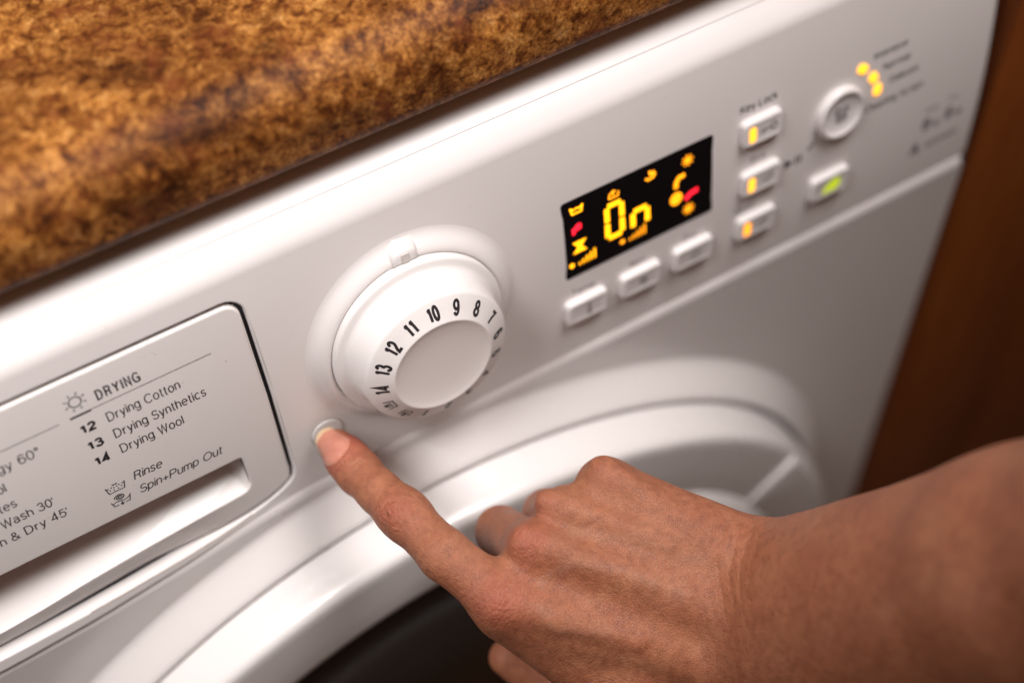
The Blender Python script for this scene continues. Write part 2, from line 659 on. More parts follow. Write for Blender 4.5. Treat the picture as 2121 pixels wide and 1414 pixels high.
def build_control_panel():
    U0, U1, ER = 6.0, 589.0, 6.0
    W1 = 117.0
    hole = drawer_outline(1.7)
    outer = [(U0, SEAM[0][1])] + SEAM[1:] + [(U1, W1), (U0, W1)]
    mb = MB()
    v, f = flat(outer, [inset(hole, -0.8)], P, 0)
    mb.add(v, f)
    # rounded edge of the drawer opening
    rows = []
    for d, o in ((-0.8, 0), (-0.45, -0.12), (-0.15, -0.5), (0, -1.1), (0, -38)):
        rows.append([P(x, y, o) for x, y in inset(hole, d)])
    mb.grid(rows, close=True)
    # upper part curving back under the worktop, and the rounded right end
    curve = [(W1, 0)]
    w, oo, a = W1, 0.0, R(6.3)
    marks = []
    for rc, a1, n in ((10.0, R(36), 8), (40.0, R(82), 14), (8.0, R(90), 3)):
        for k in range(n):
            b = a+(a1-a)/(n-k)
            w += rc*(math.sin(b)-math.sin(a))
            oo -= rc*(math.cos(a)-math.cos(b))
            a = b
            curve.append((w, oo))
    wl, ol = curve[-1]
    curve += [(wl+.5, ol-12), (wl+.5, ol-60)]
    full = [(0, -12), (0, 0)] + curve

    def nrm(i, c):
        a = c[max(0, i-1)]
        b = c[min(len(c)-1, i+1)]
        t = Vector((b[0]-a[0], b[1]-a[1])).normalized()
        return (-t.y, t.x)
    us = [U0, 100, 200, 300, 400, 500, U1]
    mb.grid([[P(u, w, o) for u in us] for w, o in curve])
    rows = []
    body = [(0, 0)] + [(i*9.0, 0) for i in range(1, 13)] + curve
    for k in range(0, 10):
        a = R(90*k/9)
        u = U1+ER*math.sin(a)
        d = ER*(1-math.cos(a))
        row = []
        for i, (w, o) in enumerate(body):
            nn = (0, 1) if i < 14 else nrm(i, body)
            row.append(P(u, w-nn[0]*d, o-nn[1]*d))
        rows.append(row)
    rows.append([P(U1+ER, w, o-40) for w, o in body])
    mb.grid(rows)
    # thickness below the seam line
    mb.grid([[P(x, w, 0) for x, w in SEAM], [P(x, w+.3, -6) for x, w in SEAM]])
    o = mb.build('control_panel', M_PANEL, WM, angle=28)
    # dark inside behind the drawer gap
    mesh('drawer_cavity', [P(8, -11, -36), P(246, -11, -36), P(246, 110, -36), P(8, 110, -36)], [(0, 1, 2, 3)], M_DARK, WM, smooth=False)
    HL[0] = 0
    MB().grid([[P(x, y, -6 if y < 14 else -2.4) for x, y in inset(drawer_outline(), .3)], [P(x, y, -6 if y < 14 else -2.4) for x, y in inset(hole, -.05)]], close=True).build('drawer_gap_shade', M_DARK, WM, smooth=False)  # dark strip just inside the gap, painting in the shade of its depth
    # fine parting line along the rounded top
    (w, oo), (w2, o2) = curve[12], curve[13]
    t_ = 0.5/math.hypot(w2-w, o2-oo)
    dw, do = (w2-w)*t_*.35, (o2-oo)*t_*.35
    w, oo = w+.06, oo+.06
    mesh('parting_line', [P(U0, w-dw, oo-do), P(U1, w-dw, oo-do), P(U1, w+dw, oo+do), P(U0, w+dw, oo+do)], [(0, 1, 2, 3)],
         simple('seam_grey', (0.42, 0.38, 0.37), 0.6), o, smooth=False)
    return o


CP = build_control_panel()


def build_drawer():
    ol = drawer_outline()
    mb = MB()
    # recess region, split from the flat face
    wt, ur = 35.6, 224.0
    lip = smooth_line([(18, 2.4), (60, 2.6), (112, 4.1), (135, 6.0), (154, 8.8), (177, 11.4), (198, 13.2), (212, 14.2), (219, 14.8)])
    lip += [(221.8, 15.3), (223.6, 17.1), (224.2, 19.5)]
    rim = lip + [(224.1, 25), (224.0, 30), (223.8, 34.6), (222.8, 35.6)] + [(18, 35.6)]
    def PD(u, w, o=0.0):
        d = lipx(u)-w
        if d > 0 and u > 12:
            q = max(0.0, min(1.0, (232-u)/60))
            o -= .37*d*q*q*(3-2*q)
        return P(u, w, o)

    def lipx(u):
        for (x0, y0), (x1, y1) in zip(lip[:-3], lip[1:-2]):
            if x1 > x0 and x0 <= u <= x1:
                return y0+(y1-y0)*(u-x0)/(x1-x0)
        return lip[0][1] if u < 20 else 14.6
    BOWED.append(PD)
    # face
    bev = [(1.0, 0), (0.6, -0.06), (0.2, -0.4), (0, -1.0), (0, -30)]
    face = inset(ol, 1.0)
    v, f = flat(face, [inset(rim, -0.7)], PD, 0.0)
    mb.add(v, f)
    mb.grid([[PD(x, y, o) for x, y in inset(ol, d)] for d, o in bev], close=True)
    mb.grid([[P(x, y, o) for x, y in inset(rim, d)] for d, o in ((-0.7, 0), (-0.35, -0.05), (-0.1, -0.28), (0, -0.7))], close=True)
    # scoop: rows from the lip inwards and up to the ceiling
    n = len(rim)
    # map each rim point of the lower/right side towards the upper edge line
    low = lip + [(224.1, 25), (224.0, 30), (223.8, 34.6)]
    S = 26

    def depth(t, u, w):
        d = 18*math.sin(min(1, t)*math.pi/2)**0.9
        e = max(0.0, min(1.0, (224.3-u)/9.0))
        return d*math.sqrt(1-(1-e)**2)
    rows = []
    us = [18] + [20+i*4 for i in range(0, 47)] + [208+i*1.0 for i in range(0, 13)] + [220.4+i*.4 for i in range(0, 10)]

    def lipw(u):
        for (x0, y0), (x1, y1) in zip(low, low[1:]):
            if x1 > x0 and x0 <= u <= x1:
                return y0+(y1-y0)*(u-x0)/(x1-x0)
        return low[-4][1]
    for k in range(S+1):
        t = (k/S)**1.15
        row = []
        for u in us:
            wb = lipw(min(u, 224.1))
            if u > 221.5:
                wb = min(wb, 19.5)
            w = wb+(wt-wb)*t
            row.append(P(u, w, -0.7-depth(t, u, w)))
        rows.append(row)
    rows.append([P(u, wt+.05, -.6) for u in us])
    mb.grid(rows)
    o = mb.build('detergent_drawer', M_DRAWER, WM, angle=38)
    # light reflection painted as a white patch on the floor of the recess
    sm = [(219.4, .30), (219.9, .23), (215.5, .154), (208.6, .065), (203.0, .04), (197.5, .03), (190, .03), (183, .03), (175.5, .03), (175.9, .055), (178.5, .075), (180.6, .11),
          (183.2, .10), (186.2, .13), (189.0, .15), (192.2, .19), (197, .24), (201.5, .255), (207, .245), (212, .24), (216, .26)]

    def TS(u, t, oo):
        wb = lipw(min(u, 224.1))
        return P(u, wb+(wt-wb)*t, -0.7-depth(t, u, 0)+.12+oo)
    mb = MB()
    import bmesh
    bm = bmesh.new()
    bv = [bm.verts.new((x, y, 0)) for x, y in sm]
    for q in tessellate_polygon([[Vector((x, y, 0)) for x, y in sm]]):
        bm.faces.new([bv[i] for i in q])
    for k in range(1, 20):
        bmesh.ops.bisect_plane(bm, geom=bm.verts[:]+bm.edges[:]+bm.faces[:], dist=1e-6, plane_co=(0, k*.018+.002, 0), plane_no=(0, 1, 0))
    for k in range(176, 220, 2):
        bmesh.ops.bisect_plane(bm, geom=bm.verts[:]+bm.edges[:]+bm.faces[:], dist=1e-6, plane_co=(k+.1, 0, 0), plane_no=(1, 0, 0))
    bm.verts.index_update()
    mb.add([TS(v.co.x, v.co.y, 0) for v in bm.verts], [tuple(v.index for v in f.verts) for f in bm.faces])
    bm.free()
    mb.build('painted_reflection', plastic('reflection_white', (0.90, 0.90, 0.89), 0.2), o, angle=60)
    ink, ink2 = M_INK, M_INK2
    T = dict(parent=o)

    def txt(s, x, y, h, w, endx=None, m_=ink2, **k):
        return write('printed_text', s, x, y, h, w, m_, o, endx=endx, **k)
    txt('DRYING', 184.6, 93.7, 4.05, .60, 199.8, M_INK, gap=.46)
    for s, y, e in (('Drying Cotton', 82.8, 211.4), ('Drying Synthetics', 74.4, 219.0), ('Drying Wool', 66.5, 208.3)):
        txt(s, 185.0, y, 3.95, .43, e, gap=.23)
    for s, y in (('12', 82.7), ('13', 74.4), ('14', 66.2)):
        txt(s, 175.3, y, 3.35, .9, 180.3, M_INK, gap=.40)
    txt('Rinse', 185.2, 51.0, 3.9, .43, 195.6, slant=.2, gap=.2)
    txt('Spin+Pump Out', 185.3, 43.1, 3.9, .43, 217.4, slant=.2, gap=.2)
    txt('Energy 60\u00b0', 134.4, 82.2, 3.95, .43, 160.0, gap=.21)
    txt('Wool', 135.6, 73.7, 3.95, .43, 145.1, gap=.21)
    txt('Delicates', 127.6, 65.1, 3.95, .43, 145.9, gap=.21)
    txt("Wash 30'", 138.4, 57.6, 3.95, .43, 157.0, gap=.21)
    txt("Wash & Dry 45'", 125.6, 49.8, 3.95, .43, 159.8, gap=.21)
    strokes('printed_line', [[(173.6, 91.0), (181.1, 91.0)]], .85, ink, o)
    strokes('printed_line', [[(181.1, 91.25), (225.3, 91.35)]], .27, ink2, o)
    strokes('printed_line', [[(120, 91.0), (169.8, 91.0)]], .27, ink2, o)
    # sun symbol
    sx, sy = 177.3, 97.1
    pls = [circ(sx, sy, 2.15, 2.15)]
    for k in range(8):
        a = R(22.5+45*k)
        pls.append([(sx+2.9*math.cos(a), sy+2.9*math.sin(a)), (sx+4.0*math.cos(a), sy+4.0*math.sin(a))])
    strokes('sun_symbol', pls, .42, ink, o)
    # rinse basin
    bx, by = 178.0, 51.4
    pls = [[(bx-3.6, by+1.9), (bx-2.9, by-1.6), (bx+2.9, by-1.6), (bx+3.6, by+1.9)], [(bx-3.6, by+1.5), (bx-2.4, by+.9)], [(bx+3.6, by+1.5), (bx+2.4, by+.9)]]
    for ang in (-38, -14, 14, 38):
        for k in range(3):
            a = R(-90+ang*.8)
            x0, y0 = bx, by+3.6
            r0, r1 = 1.2+1.35*k, 1.9+1.35*k
            pls.append([(x0+r0*math.cos(a), y0+r0*math.sin(a)), (x0+r1*math.cos(a), y0+r1*math.sin(a))])
    strokes('basin_symbol', pls, .34, ink, o)
    # spin and pump-out basin
    bx, by = 178.0, 43.6
    spiral = [(bx-.1+(.25+1.75*k/30)*math.cos(R(k*30)), by+2.5+(.2+1.5*k/30)*math.sin(R(k*30))) for k in range(31)]
    pls = [spiral, [(bx-3.7, by+1.4), (bx-2.9, by-1.3), (bx-1.3, by-1.3)], [(bx+1.3, by-1.3), (bx+2.9, by-1.3), (bx+3.7, by+2.0)],
           [(bx-3.3, by+.1), (bx-2, by+.75), (bx-.6, by+.55), (bx+1, by+.1), (bx+2.4, by+.4), (bx+3.4, by+1.2)], [(bx, by), (bx, by-1.1)]]
    strokes('basin_symbol', pls, .34, ink, o, fills=[[(bx-.9, by-1.0), (bx+.9, by-1.0), (bx, by-2.2)]])
    return o


build_drawer()


def build_knob():
    # raised collar moulded on the panel
    col = [(44.8, 0.02), (43.6, .2), (42.2, .8), (41.0, 1.7), (39.9, 2.7), (38.9, 3.5), (37.8, 4.1), (36.6, 4.4), (36.1, 4.1), (35.95, 3.5), (35.9, 1.5)]
    c = revolve(KC[0], KC[1], col, P, 128, cap=False).build('knob_collar', M_PANEL, WM, angle=60)
    # pointer tab on top of the collar
    tab = [(295.4, 95.4), (306.6, 95.4), (306.2, 99.4), (305.2, 101.0), (299.4, 101.4), (297.0, 100.6), (295.9, 98.6)]
    t = loops(tab, [(-2.4, 0), (-1.4, .9), (-.5, 2.8), (.2, 4.4), (.9, 5.0), (1.8, 5.2)], P).build('pointer_tab', M_PANEL, c, angle=75)
    sq = rrect(301.2, 98.2, 3.4, 3.8, .5)
    loops(sq, [(0, 5.22), (.25, 5.45), (.5, 5.3)], P).build('pointer_window', simple('pointer_grey', (0.62, 0.57, 0.55), .4), c, angle=30)
    # knob
    wall = [(35.7, 1.0), (35.7, 5.6), (35.3, 6.3), (34.6, 6.6), (33.0, 6.8), (32.0, 7.2), (31.3, 8.2), (30.8, 9.8), (30.2, 13), (29.7, 17), (29.45, 18.7), (29.0, 19.35), (28.4, 19.75)]
    cone = [(25, 21.55), (21.2, 23.5), (20.7, 23.85), (20.35, 24.0), (20.0, 23.97), (19.2, 23.75), (17.5, 23.5), (14.5, 23.2), (11, 23.0), (7, 22.9), (3, 22.85), (.4, 22.85)]
    k = revolve(KC[0], KC[1], wall+cone, PK, 160).build('program_knob', M_KNOB, WM, angle=50)

    def cone_o(r):
        return 19.75 + (28.4-r)*(21.55-19.75)/(28.4-25) + .06

    for i, s in enumerate(['10', '9', '8', '7', '6', '5', '4', '3', '2', '1', None, None, '14', '13', '12', '11']):
        ang = R(90-22.5*i)
        ca, sa = math.cos(ang), math.sin(ang)

        def TT(x, y, o, ca=ca, sa=sa):
            # local x = tangential (clockwise), y = radial out
            r = 24.55+y
            u = KC[0] + r*ca + x*sa
            w = KC[1] + r*sa - x*ca
            rr = math.hypot(u-KC[0], w-KC[1])
            return PK(u, w, cone_o(rr)+o)
        if s:
            sx = .78 if len(s) == 1 else .70
            write('numeral', s, 0, -2.2, 4.6, 1.05, M_INK, k, T=TT, o=0, sx=sx, gap=.42, anchor='c')
        elif i == 10:
            pls = [[(-2.2, 1.3), (-1.7, -1.2), (-.8, -1.2)], [(.8, -1.2), (1.7, -1.2), (2.2, 1.3)], [(-2, .3), (-1, .7), (0, .3), (1, 0), (2, .5)], [(0, 0), (0, -1.6)]]
            pls = [[(x*1.15, y*1.2) for x, y in q] for q in pls]
            strokes('spin_symbol', pls, .5, M_INK, k, T=TT, o=0, fills=[arc(0, 1.5, 1.0, .8, 0, 345, 16)])
        else:
            pls = [[(-2.3, 1.5), (-1.8, -1.3), (1.8, -1.3), (2.3, 1.5)], [(-.4, 1.8), (-1.1, -.6)], [(0, 1.8), (0, -.6)], [(.4, 1.8), (1.1, -.6)]]
            pls = [[(x*1.15, y*1.2) for x, y in q] for q in pls]
            strokes('rinse_symbol', pls, .5, M_INK, k, T=TT, o=0)


build_knob()

# display -----------------------------------------------------------------


def build_display():
    sc = rrect(404.8, 64.9, 72.2, 39.8, 1.6)
    d = loops(sc, [(0, -.5), (0, .02), (.25, .12), (.6, .15)], P).build('display_screen', M_LCD, WM, angle=30)
    O = .20

    def icon(name, pls, wd, mat, cx, cy, s=1.0, fills=()):
        return strokes(name, pls, wd, mat, d, o=O, xf=lambda x, y: (cx+x*s, cy+y*s), fills=fills)
    basin = [[(-3, 1.8), (-2.2, -1.6), (2.2, -1.6), (3, 1.8)], [(-3, 1.6), (-1.5, .3), (0, .9), (1.5, .3), (3, 1.6)]]
    icon('basin_icon', basin, .75, M_AMBER, 375.6, 79.4, .95)
    hand = [[(-2, -1.2), (-1.6, .8), (0, 1.4)], [(-2, -1.2), (2, -1.2), (2.4, .8)], [(0, 2.2), (0, -.4)], [(-.8, 1.4), (1.2, 1.4)]]
    icon('basin_icon', hand, .75, M_AMBER2, 392.6, 78.2, 1.05)
    icon('shirt_icon', [[(-1.6, -2.8), (-1.6, .2), (.2, 1.0), (2.6, 1.6)], [(.6, 2.6), (1.6, .0), (-.4, -.6)], [(0, .6), (.4, 2.2)]], 1.5, M_RED, 375.0, 70.0, .88)
    icon('hourglass_icon', [[(-2, 2.4), (2, 2.4), (-2, -2.4), (2, -2.4), (-2, 2.4)]], 1.3, M_AMBER, 375.9, 60.5, .95, fills=[[(-1.4, 2), (1.4, 2), (0, 0)], [(-1.4, -2), (0, 0), (1.4, -2)]])

    def bars(x0, y0, mat, s=1.0):
        pls = []
        strokes('signal_dot', [], .1, mat, d, o=O, fills=[arc(x0, y0+1.0*s, 1.25*s, 1.25*s, 0, 345, 16)])
        for k in range(5):
            x = x0 + (4.0+1.95*k)*s
            strokes('signal_bar', [[(x, y0-.4*s), (x, y0+(1.1+1.05*k)*s)]], 0.85*s, mat, d, o=O)
    bars(371.8, 51.0, M_AMBER, .92)
    bars(396.0, 51.0, M_AMBER2, .92)

    # digits: seven-segment strokes
    def seg(pts, wd=2.35):
        strokes('digit_segment', [pts], wd, M_AMBER, d, o=O)
    x0, x1, yb, ym, yt = 389.2, 396.2, 57.2, 65.3, 73.6
    seg([(x0, ym+.5), (x0, yt-.8)])
    seg([(x0, yb+.8), (x0, ym-.5)])
    seg([(x1, ym+.5), (x1, yt-.8)])
    seg([(x1, yb+.8), (x1, ym-.5)])
    seg([(x0+.4, yt), (x1-.4, yt)])
    seg([(x0+.4, yb), (x1-.4, yb)])
    x0, x1 = 401.3, 408.3
    seg([(x0, yb-.2), (x0, ym-1.2)])
    seg([(x1, yb-.2), (x1, ym-1.2)])
    seg([(x0+.4, ym-.4), (x1-.4, ym-.4)])
    icon('hand_icon', [[(-2.6, -.6), (-1.2, -1.6), (1.2, -1.2), (2.2, .6)], [(-.6, 2.4), (.4, -.2)], [(1.6, 1.8), (.6, .4)], [(-.8, .6), (.8, 1.0)]], 1.15, M_AMBER2, 410.4, 79.0, 1.0)
    for cx, cy in ((428.2, 77.9), (428.6, 52.6)):
        pls = []
        for k in range(4):
            a = R(45*k+10)
            pls.append([(-3*math.cos(a), -3*math.sin(a)), (3*math.cos(a), 3*math.sin(a))])
        icon('flower_icon', pls, .62, M_AMBER2, cx, cy, .95, fills=[arc(0, 0, 1.3, 1.3, 0, 345, 14)])
    icon('tap_icon', [[(-2.2, -2.6), (-2.0, .6), (-.6, 2.6), (2.4, 2.8)]], 2.1, M_AMBER2, 424.4, 68.8, .95)
    strokes('signal_dot', [], .1, M_AMBER2, d, o=O, fills=[arc(422.4, 61.0, 3.0, 3.2, 0, 345, 20)])
    strokes('iron_icon', [[(426.9, 58.3), (429.5, 60.3), (433.2, 60.9)]], 2.3, M_RED, d, o=O)


build_display()


# push buttons --------------------------------------------------------------
def push_button(cx, cy, w=20.0, h=12.6, led=None, symbol=None):
    base = rrect(cx, cy, w, h, 2.4, 5)
    b = loops(base, [(0, 0), (0, 1.7), (.25, 2.5), (.8, 3.05), (1.5, 3.2), (2.0, 3.14), (2.6, 2.98), (3.1, 2.92)], P).build('push_button', M_BUTTON, WM, angle=60)
    if led:
        lx, ly = cx-5.4, cy-.3
        loops(rrect(lx, ly, 3.4, 7.2, 1.2, 4), [(0, 2.7), (0, 3.05), (.4, 3.2)], P).build('indicator_light', led, b, angle=60)
    if symbol:
        pls, fills, wd, mat, ox = symbol
        strokes('button_symbol', pls, wd, mat, b, o=2.97, xf=lambda x, y: (cx+ox+x, cy+y), fills=fills)
    return b


key = ([circ(3.6, .1, 1.5, 1.5), [(2.1, .1), (-2.8, .1)], [(-2.8, .1), (-2.8, -1.4)], [(-1.4, .1), (-1.4, -1.2)]], [], .55, M_INK2, 1.8)
therm = ([[(-.45, 3.2), (-.45, -1), (.45, -1), (.45, 3.2), (-.45, 3.2)]], [arc(0, -2.1, 1.3, 1.3, 0, 345, 14)], .5, M_FAINT, .6)
spir = ([[((.3+2.0*k/28)*math.cos(R(k*32)), (.3+2.0*k/28)*math.sin(R(k*32))) for k in range(29)]], [], .5, M_FAINT, .8)
dry = ([circ(0, 0, 1.5, 1.5)]+[[(2.1*math.cos(R(45*k)), 2.1*math.sin(R(45*k))), (3.0*math.cos(R(45*k)), 3.0*math.sin(R(45*k)))] for k in range(8)], [], .5, M_FAINT, .8)
clock = ([circ(0, 0, 2.2, 2.2), [(0, 1.4), (0, 0), (1.1, 0)]], [], .45, M_FAINT, 2.6)
leaf = ([[(-2.4, -1.6), (-1.6, .8), (.4, 1.9), (2.6, 1.9), (2.4, -.2), (1, -1.6), (-1, -1.6), (1.6, 1.0)]], [], .45, M_FAINT, 2.6)
push_button(377.1, 26.6, symbol=therm)
push_button(403.9, 26.8, symbol=spir)
push_button(430.5, 27.0, symbol=dry)
push_button(463.9, 77.9, led=M_LED, symbol=key)
push_button(464.4, 51.6, led=M_LED, symbol=leaf)
push_button(463.9, 26.6, led=M_AMBER2, symbol=clock)
gb = push_button(503.6, 28.2, 20.6, 13.2)
strokes('indicator_light', [], .1, M_GREEN, gb, o=3.0, fills=[[(499.2, 25.2), (501.0, 24.4), (503.4, 25.2), (505.2, 24.2), (508.2, 25.6), (509.2, 28.2), (508.4, 30.8), (506.0, 31.4), (503.2, 30.2), (500.6, 28.6)]])

rb = revolve(505.6, 66.2, [(12.2, 0), (12.2, 2.2), (11.9, 3.1), (11.2, 3.6), (10.4, 3.6), (9.8, 3.3), (9.2, 2.7), (8.4, 2.4), (4, 2.1), (.4, 2.05)], P, 64).build('round_button', M_BUTTON, WM, angle=60)
strokes('button_symbol', [[(-3.4, 2.0), (-2.4, 3.2), (-1.1, 2.8), (0, 2.2), (1.1, 2.8), (2.4, 3.2), (3.4, 2.0), (2.2, .9), (2.2, -3.2), (-2.2, -3.2), (-2.2, .9), (-3.4, 2.0)],
                          [(-1.2, 0), (1.2, 0)], [(-1.2, -1.4), (1.2, -1.4)]], .6, M_INK2, rb, o=2.48, xf=lambda x, y: (505.6+x, 66.2+y))

for cx, cy, a in ((517.4, 82.2, -35), (523.7, 75.2, -58), (526.6, 68.0, -85)):
    loops(rrect(0, 0, 6.0, 4.4, 2.0, 5), [(0, 0), (0, .3), (.4, .5)],
          lambda x, y, o, cx=cx, cy=cy, a=a: P(cx+x*math.cos(R(a))-y*math.sin(R(a)), cy+x*math.sin(R(a))+y*math.cos(R(a)), o)).build('indicator_light', M_LED, WM, angle=60)

# the small round button under the fingertip: a groove ring and its cap
revolve(258.3, 26.4, [(6.98, .03), (6.72, .05)], P, 48, cap=False).build('button_gap', M_DARK, WM, smooth=False)
revolve(258.3, 26.4, [(6.74, -.3), (6.74, .30), (6.6, .42), (6.2, .5), (5, .52), (.3, .5)], P, 48).build('start_button', M_BUTTON, WM, angle=60)


def ptxt(s, x, y, h, w, endx=None, mat=None, **k):
    return write('printed_text', s, x, y, h, w, mat or M_INK2, CP, endx=endx, **k)


ptxt('Key Lock', 454.6, 87.9, 3.4, .52, 472.6, M_INK)
ptxt('Eco', 460.4, 61.0, 2.8, .36, 467.2)
ptxt('Rinse', 453.2, 35.6, 2.8, .36, 463.2)
ptxt('Temp.', 371.2, 35.2, 2.5, .34, 383.0)
ptxt('Spin', 399.4, 35.4, 2.5, .34, 407.0)
ptxt('Dry', 427.0, 35.4, 2.5, .34, 433.0)
ptxt('Intensive', 523.6, 84.2, 2.9, .52, 541.2, M_INK)
ptxt('Normal', 529.2, 76.6, 2.9, .52, 543.2, M_INK)
ptxt('Delicate', 533.6, 68.4, 2.9, .52, 549.0, M_INK)
ptxt('Cleaning Action', 521.0, 58.0, 3.1, .54, 552.9, M_INK)
strokes('start_pause_symbol', [[(484.6, 48.0), (484.6, 52.4)], [(486.8, 48.0), (486.8, 52.4)], [(490.4, 52.4), (494.2, 56.0)]], 1.0, M_INK, CP, fills=[[(478.6, 47.8), (483.0, 50.2), (478.6, 52.6)]])
ptxt('8', 558.2, 30.6, 5.8, 1.1, 561.4, M_INK)
ptxt('kg', 563.6, 30.6, 3.4, .5, 567.6)
ptxt('6', 571.4, 30.9, 5.8, 1.1, 574.6, M_INK)
ptxt('kg', 576.8, 30.9, 3.4, .5, 580.8)
ptxt('Wash', 558.0, 40.4, 2.2, .28, 565.4)
ptxt('Dry', 572.0, 41.0, 2.2, .28, 577.4)
ptxt('A', 553.4, 17.2, 6.2, 1.2, 558.2, M_INK)
strokes('printed_line', [[(561.5, 19.6), (581, 20.0)]], 2.2, simple('pale_grey_ink', (0.33, 0.30, 0.29), .5), CP)


# brown grime in the seam under the drawer, and dust
gl = [(u, w-1.95) for u, w in DBOT if 150 < u < 222]
strokes('grime_stain', [gl], .5, simple('brown_grime', (0.30, 0.15, 0.05), .6), CP, o=.02)
rs = random.Random(11)
mb = MB()
for k in range(46):
    u, w = rs.uniform(150, 420), rs.uniform(6, 112)
    rr = rs.uniform(.07, .2)
    if math.hypot(u-KC[0], w-KC[1]) < 46 or (366 < u < 443 and 43 < w < 88) or u < 243 and w < 38:
        continue
    mb.add([P(u+rr*rs.uniform(.6, 1.3)*math.cos(a), w+rr*rs.uniform(.5, 1)*math.sin(a), .08) for a in (0, 1, 2, 3, 4, 5)], [(0, 1, 2, 3, 4, 5)])
dust = mb.build('dust', simple('dust_brown', (0.20, 0.13, 0.10), .8), CP, smooth=False)
dust['kind'] = 'stuff'


# cabinet front with the moulded ring round the door --------------------------
def build_cabinet():
    PO = -0.3
    mb = MB()
    top = [(x, w-5.0) for x, w in SEAM][::-1]
    outer = [(6, -690), (589, -690)] + top
    rr = 256.6
    hole = [(DC[0]+rr*math.cos(R(a)), DC[1]+rr*math.sin(R(a))) for a in range(0, 360, 2)]
    v, f = flat(outer, [hole], F, PO)
    mb.add(v, f)
    # chamfer up to the panel
    mb.grid([[F(x, w-5.0, PO) for x, w in SEAM], [F(x, w-4.4, PO-.06) for x, w in SEAM], [F(x, w-1.2, -1.5) for x, w in SEAM], [F(x, w-.75, -1.9) for x, w in SEAM], [F(x, w-.6, -4) for x, w in SEAM]])
    # rounded vertical edges
    for sgn, xe in ((1, 589), (-1, 6)):
        rows = []
        for k in range(9):
            a = R(90*k/8)
            x = xe+sgn*6*math.sin(a)
            d = 6*(1-math.cos(a))
            rows.append([F(x, -690, PO-d), F(x, -400, PO-d), F(x, -5.0, PO-d)])
        rows.append([F(xe+sgn*6, -690, -560), F(xe+sgn*6, -400, -560), F(xe+sgn*6, -5.0, -560)])
        mb.grid(rows)
    mb.add([F(0, -5.0, -560), F(595, -5.0, -560), F(595, -690, -560), F(0, -690, -560)], [(0, 1, 2, 3)])
    c = mb.build('cabinet_front', M_ENAMEL, WM, angle=28)
    prof = [(256.6, PO), (255.2, PO+.4), (253.4, PO+1.6), (250, PO+4.9), (246.6, PO+8.4), (244.4, PO+10.8), (243.0, PO+12.2), (241.8, PO+12.9), (240.9, PO+12.9), (240.3, PO+12.0), (240.1, PO+10), (240.0, -4), (232, -6)]
    revolve(DC[0], DC[1], prof, F, 200, cap=False).build('door_surround', M_ENAMEL, WM, angle=55)
    return c


build_cabinet()


def build_door():
    prof = [(238.4, -4), (238.2, 8), (237.8, 16), (237.2, 24), (236.6, 28.6), (235.9, 30.6), (234.6, 31.9), (232.8, 32.5), (229, 32.8), (214, 33.3), (202, 33.7), (199.6, 33.5), (198.2, 32.8), (197.2, 31), (196.2, 26), (193, 18)]
    d = revolve(DC[0], DC[1], prof, F, 200, cap=False).build('washer_door', M_DOOR, WM, angle=50)
    gm, nt, b = newmat('dark_door_glass')
    n = noise(nt, 6, 2)
    r = ramp(nt, n.outputs[0], [(0.35, (0.020, 0.009, 0.003)), (0.65, (0.035, 0.016, 0.006))])
    nt.links.new(r.outputs[0], b.inputs['Base Color'])
    b.inputs['Roughness'].default_value = 0.16
    b.inputs['Specular IOR Level'].default_value = 0.25
    g = [(196.4, 27.5), (191, 28), (185, 27), (182, 22.4), (172, 20), (160, 13), (140, 2), (110, -8), (60, -15), (1, -17)]
    revolve(DC[0], DC[1], g, F, 120).build('door_glass', gm, d, angle=60)
    # grip that stands up along the inner edge
    mb = MB()
    rows = []
    for k in range(49):
        a = -52+108*k/48
        h = max(0.0, min(1.0, (56-a)/9, (a+52)/9))
        h = math.sqrt(1-(1-h)**2)
        rows.append([F(DC[0]+rr*math.cos(R(a)), DC[1]+rr*math.sin(R(a)), 30+(oo-26)*h) for rr, oo in ((202, 27), (199.5, 30), (196, 34), (191, 37.5), (184, 39.5), (176, 39.5), (168, 36), (163, 30), (160, 22), (158, 8))])
    mb.grid(rows)
    mb.build('door_grip', M_DOOR, d, angle=60)
    # handle: raised sector on the right
    pts = []
    a0 = 34.0
    for k in range(0, 31):
        a = -a0 + 2*a0*k/30
        pts.append((DC[0]+233.0*math.cos(R(a)), DC[1]+233.0*math.sin(R(a))))
    for k in range(30, -1, -1):
        a = -a0 + 2*a0*k/30
        pts.append((DC[0]+199.5*math.cos(R(a)), DC[1]+199.5*math.sin(R(a))))
    loops(pts, [(-1.0, 31.0), (0, 33.6), (1.6, 35.0), (2.4, 35.2)], F).build('door_handle', M_DOOR, d, angle=50)


build_door()


